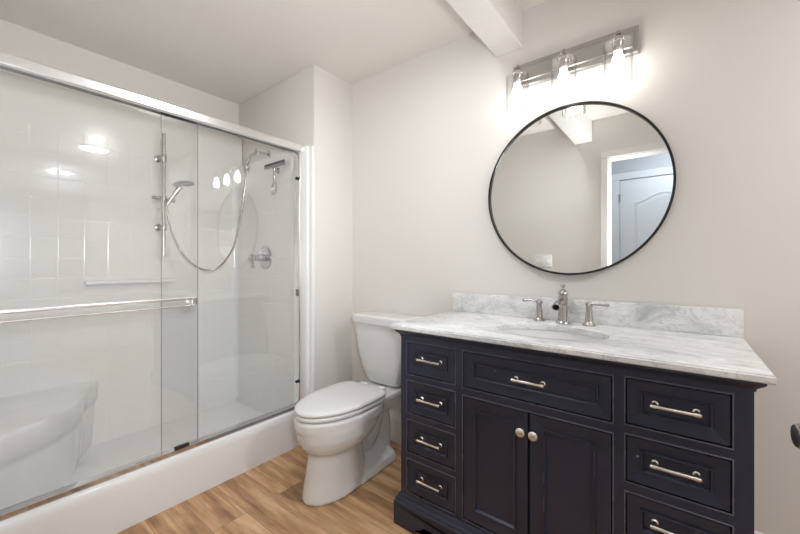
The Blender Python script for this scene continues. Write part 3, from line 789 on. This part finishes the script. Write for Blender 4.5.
# ------------------------------------------------------------------ faucet
fy = 1.700
fc = thing('faucet', 'brushed nickel widespread faucet with two lever handles on the marble countertop', 'faucet', (VC, fy, ZT))
def at(prof): return [(r, h) for r, h in prof]
FX = VC-.002
bm = bmesh.new()
lathe(bm, [(.029, 0), (.030, .004), (.027, .010), (.022, .014), (.0205, .020), (.0195, .06), (.019, .10), (.0215, .102), (.0215, .108), (.0185, .110), (.0185, .126), (.021, .128), (.021, .134), (.017, .140), (.010, .148), (.005, .151)], (FX, fy, ZT), (0, 0, 1), 32)
mk('body', bm, 'nickel', fc, smooth=35)
bm = bmesh.new()
lathe(bm, [(.004, .150), (.004, .158), (.0085, .162), (.0095, .167), (.006, .171), (.002, .172)], (FX, fy, ZT), (0, 0, 1), 20)
mk('finial', bm, 'nickel', fc, smooth=35)
# open trough spout
bm = bmesh.new()
pts = smooth_path([(FX, fy-.010, ZT+.090), (FX, fy-.045, ZT+.096), (FX, fy-.085, ZT+.092), (FX, fy-.118, ZT+.082)], 6)
rings = []
for i, p in enumerate(pts):
    t = i/(len(pts)-1); r = .0145+.003*t
    o_ = [(p.x+r*math.cos(a), p.y, p.z+r*.85*math.sin(a)) for a in [2*PI*k/24 for k in range(24)]]
    rings.append(o_)
q = pts[-1]
rings.append([(q.x+.0135*math.cos(a), q.y+.0005, q.z+.0115*math.sin(a)) for a in [2*PI*k/24 for k in range(24)]])
q = pts[-4]
rings.append([(q.x+.0125*math.cos(a), q.y, q.z+.0105*math.sin(a)) for a in [2*PI*k/24 for k in range(24)]])
ring_loft(bm, rings, cap=True)
sp = mk('spout', bm, 'nickel', fc, smooth=45)
bm = bmesh.new(); q = pts[-4]; lathe(bm, [(.0108, 0), (.0108, .002)], (q.x, q.y-.001, q.z), (0, -1, -.1), 20); k = mk('spout_outlet', bm, 'cab_in'); k.parent = sp; k.location = -parent_world(sp)
for sx in (-1, 1):
    hx = FX+sx*.1035
    bm = bmesh.new()
    lathe(bm, [(.0245, 0), (.0250, .005), (.0225, .010), (.018, .014), (.0165, .020), (.013, .060), (.0115, .078), (.0135, .080), (.0135, .088), (.009, .092), (.0085, .098), (.006, .101), (.002, .102)], (hx, fy, ZT), (0, 0, 1), 28)
    hb = mk('handle', bm, 'nickel', fc, smooth=35)
    bm = bmesh.new()
    pts = [(hx-sx*.014, fy, ZT+.0925), (hx, fy, ZT+.0935), (hx+sx*.03, fy-.003, ZT+.0935), (hx+sx*.058, fy-.006, ZT+.0925), (hx+sx*.070, fy-.007, ZT+.092), (hx+sx*.076, fy-.008, ZT+.092)]
    tube(bm, pts, [.0045, .006, .0048, .0062, .0075, .0045], 14)
    k = mk('lever', bm, 'nickel', smooth=45); k.parent = hb; k.location = -parent_world(hb)

# ------------------------------------------------------------------ mirror
mx_, mz_, mr_ = -.405, 1.467, .386
mi = thing('round_mirror', 'large round wall mirror with thin black frame above the sink', 'mirror', (mx_, D, mz_))
bm = bmesh.new(); lathe(bm, [(mr_-.004, .004), (mr_-.004, .012)], (mx_, D, mz_), (0, -1, 0), 128); mk('mirror_glass', bm, 'mirror', mi)
bm = bmesh.new()
ax = Vector((0, -1, 0)); rings = []
for i in range(128):
    a = 2*PI*i/128; e = Vector((math.cos(a), 0, math.sin(a)))
    rings.append([Vector((mx_, D, mz_))+e*(mr_+dr)-Vector((0, 1, 0))*h for dr, h in ((-.005, .002), (-.005, .022), (-.0035, .0235), (.0025, .0235), (.004, .022), (.004, .002))])
ring_loft(bm, rings, closed=True); mk('frame', bm, 'black', mi, smooth=35)

# ------------------------------------------------------------------ vanity light
vl = thing('vanity_light', 'three-lamp wall light with clear glass shades above the round mirror', 'wall light', (-.40, D, 2.05))
bm = bmesh.new()
x0, x1, z0, z1 = -.660, -.136, 2.000, 2.112
def rct(i, y): return [(x0+i, y, z0+i), (x1-i, y, z0+i), (x1-i, y, z1-i), (x0+i, y, z1-i)]
ring_loft(bm, [rct(0, D-.001), rct(0, D-.022), rct(.004, D-.026), rct(.022, D-.028), rct(.026, D-.032), rct(.04, D-.032)])
mk('back_plate', bm, 'plate', vl)
for bx in (-.610, -.405, -.200):
    by = D-.105; bz = 2.035
    bm = bmesh.new()
    lathe(bm, [(.022, 0), (.022, .006), (.008, .012)], (bx, D-.030, 2.056), (0, -1, 0), 24)
    tube(bm, smooth_path([(bx, D-.035, 2.056), (bx, D-.085, 2.068), (bx, by, 2.062), (bx, by, 2.035)], 6), .0065, 12)
    lathe(bm, [(.006, .030), (.012, .026), (.0135, .022), (.0135, .016), (.006, .010)], (bx, by, 2.035), (0, 0, 1), 20)
    arm = mk('arm', bm, 'nickel', vl, smooth=40)
    bm = bmesh.new(); lathe(bm, [(.008, .010), (.025, .004), (.026, 0), (.026, -.006), (.020, -.008), (.0185, -.045), (.016, -.048)], (bx, by, 2.030), (0, 0, 1), 28); k = mk('socket', bm, 'nickel', vl, smooth=40)
    bm = bmesh.new(); n = 48; r1, r0 = .052, .0485
    lathe(bm, [(.020, 2.022), (r1-.004, 2.022), (r1, 2.018), (r1, 1.846), (r0, 1.846), (r0, 2.016), (.020, 2.018)], (bx, by, 0), (0, 0, 1), n, cap=False); sh = mk('lamp_shade', bm, 'shade', vl, smooth=30)
    sh['label'] = 'clear glass cylinder shade'
    bm = bmesh.new()
    lathe(bm, [(.013, 1.985), (.014, 1.975), (.020, 1.955), (.0285, 1.932), (.030, 1.915), (.026, 1.896), (.015, 1.884), (.002, 1.881)], (bx, by, 0), (0, 0, 1), 24); b_ = mk('bulb', bm, 'bulb', vl, smooth=60)
    b_['label'] = 'lit warm white bulb'

# ------------------------------------------------------------------ ceiling lights
def ceil_light(name, label, x, y, z, r, mat):
    t = thing(name, label, 'ceiling light', (x, y, z))
    bm = bmesh.new(); lathe(bm, [(r, 0), (r+.018, 0), (r+.018, -.006), (r+.012, -.014), (r, -.016), (r, -.004)], (x, y, z-.0005), (0, 0, 1), 48, cap=False); mk('trim_ring', bm, 'plastic', t, smooth=40)
    bm = bmesh.new(); lathe(bm, [(r, 0), (r, -.012), (r*.5, -.0125)], (x, y, z-.001), (0, 0, 1), 32); mk('lens', bm, mat, t)
ceil_light('ceiling_light', 'flush round ceiling light over the open floor right of the vanity', 1.26, 1.02, ZC, .12, 'lens')
ceil_light('ceiling_light', 'small added fill downlight on the ceiling hidden behind the beam', -.822, .95, ZC, .038, 'left_fill_lens')  # added lamp, hidden by the beam, brightens the shower side
ceil_light('ceiling_light', 'added round fill light on the hall ceiling in place of daylight', -.05, -.5, 2.42, .11, 'hall_fill_lens')  # added lamp, stands in for hall daylight and fills the lower right

# ------------------------------------------------------------------ wall switch seen in the mirror
sw = thing('switch_plate', 'white triple switch plate reflected low in the round mirror', 'switch', (-1.04, .0, 1.15))
bm = bmesh.new(); box_bm(bm, (-1.125, .0005, 1.095), (-.960, .0065, 1.210), .002); mk('plate', bm, 'plastic', sw, smooth=30)
for i in range(3):
    x = -1.0425+(i-1)*.046
    bm = bmesh.new(); box_bm(bm, (x-.005, .006, 1.140), (x+.005, .017, 1.160), .002); mk('toggle', bm, 'plastic', sw)
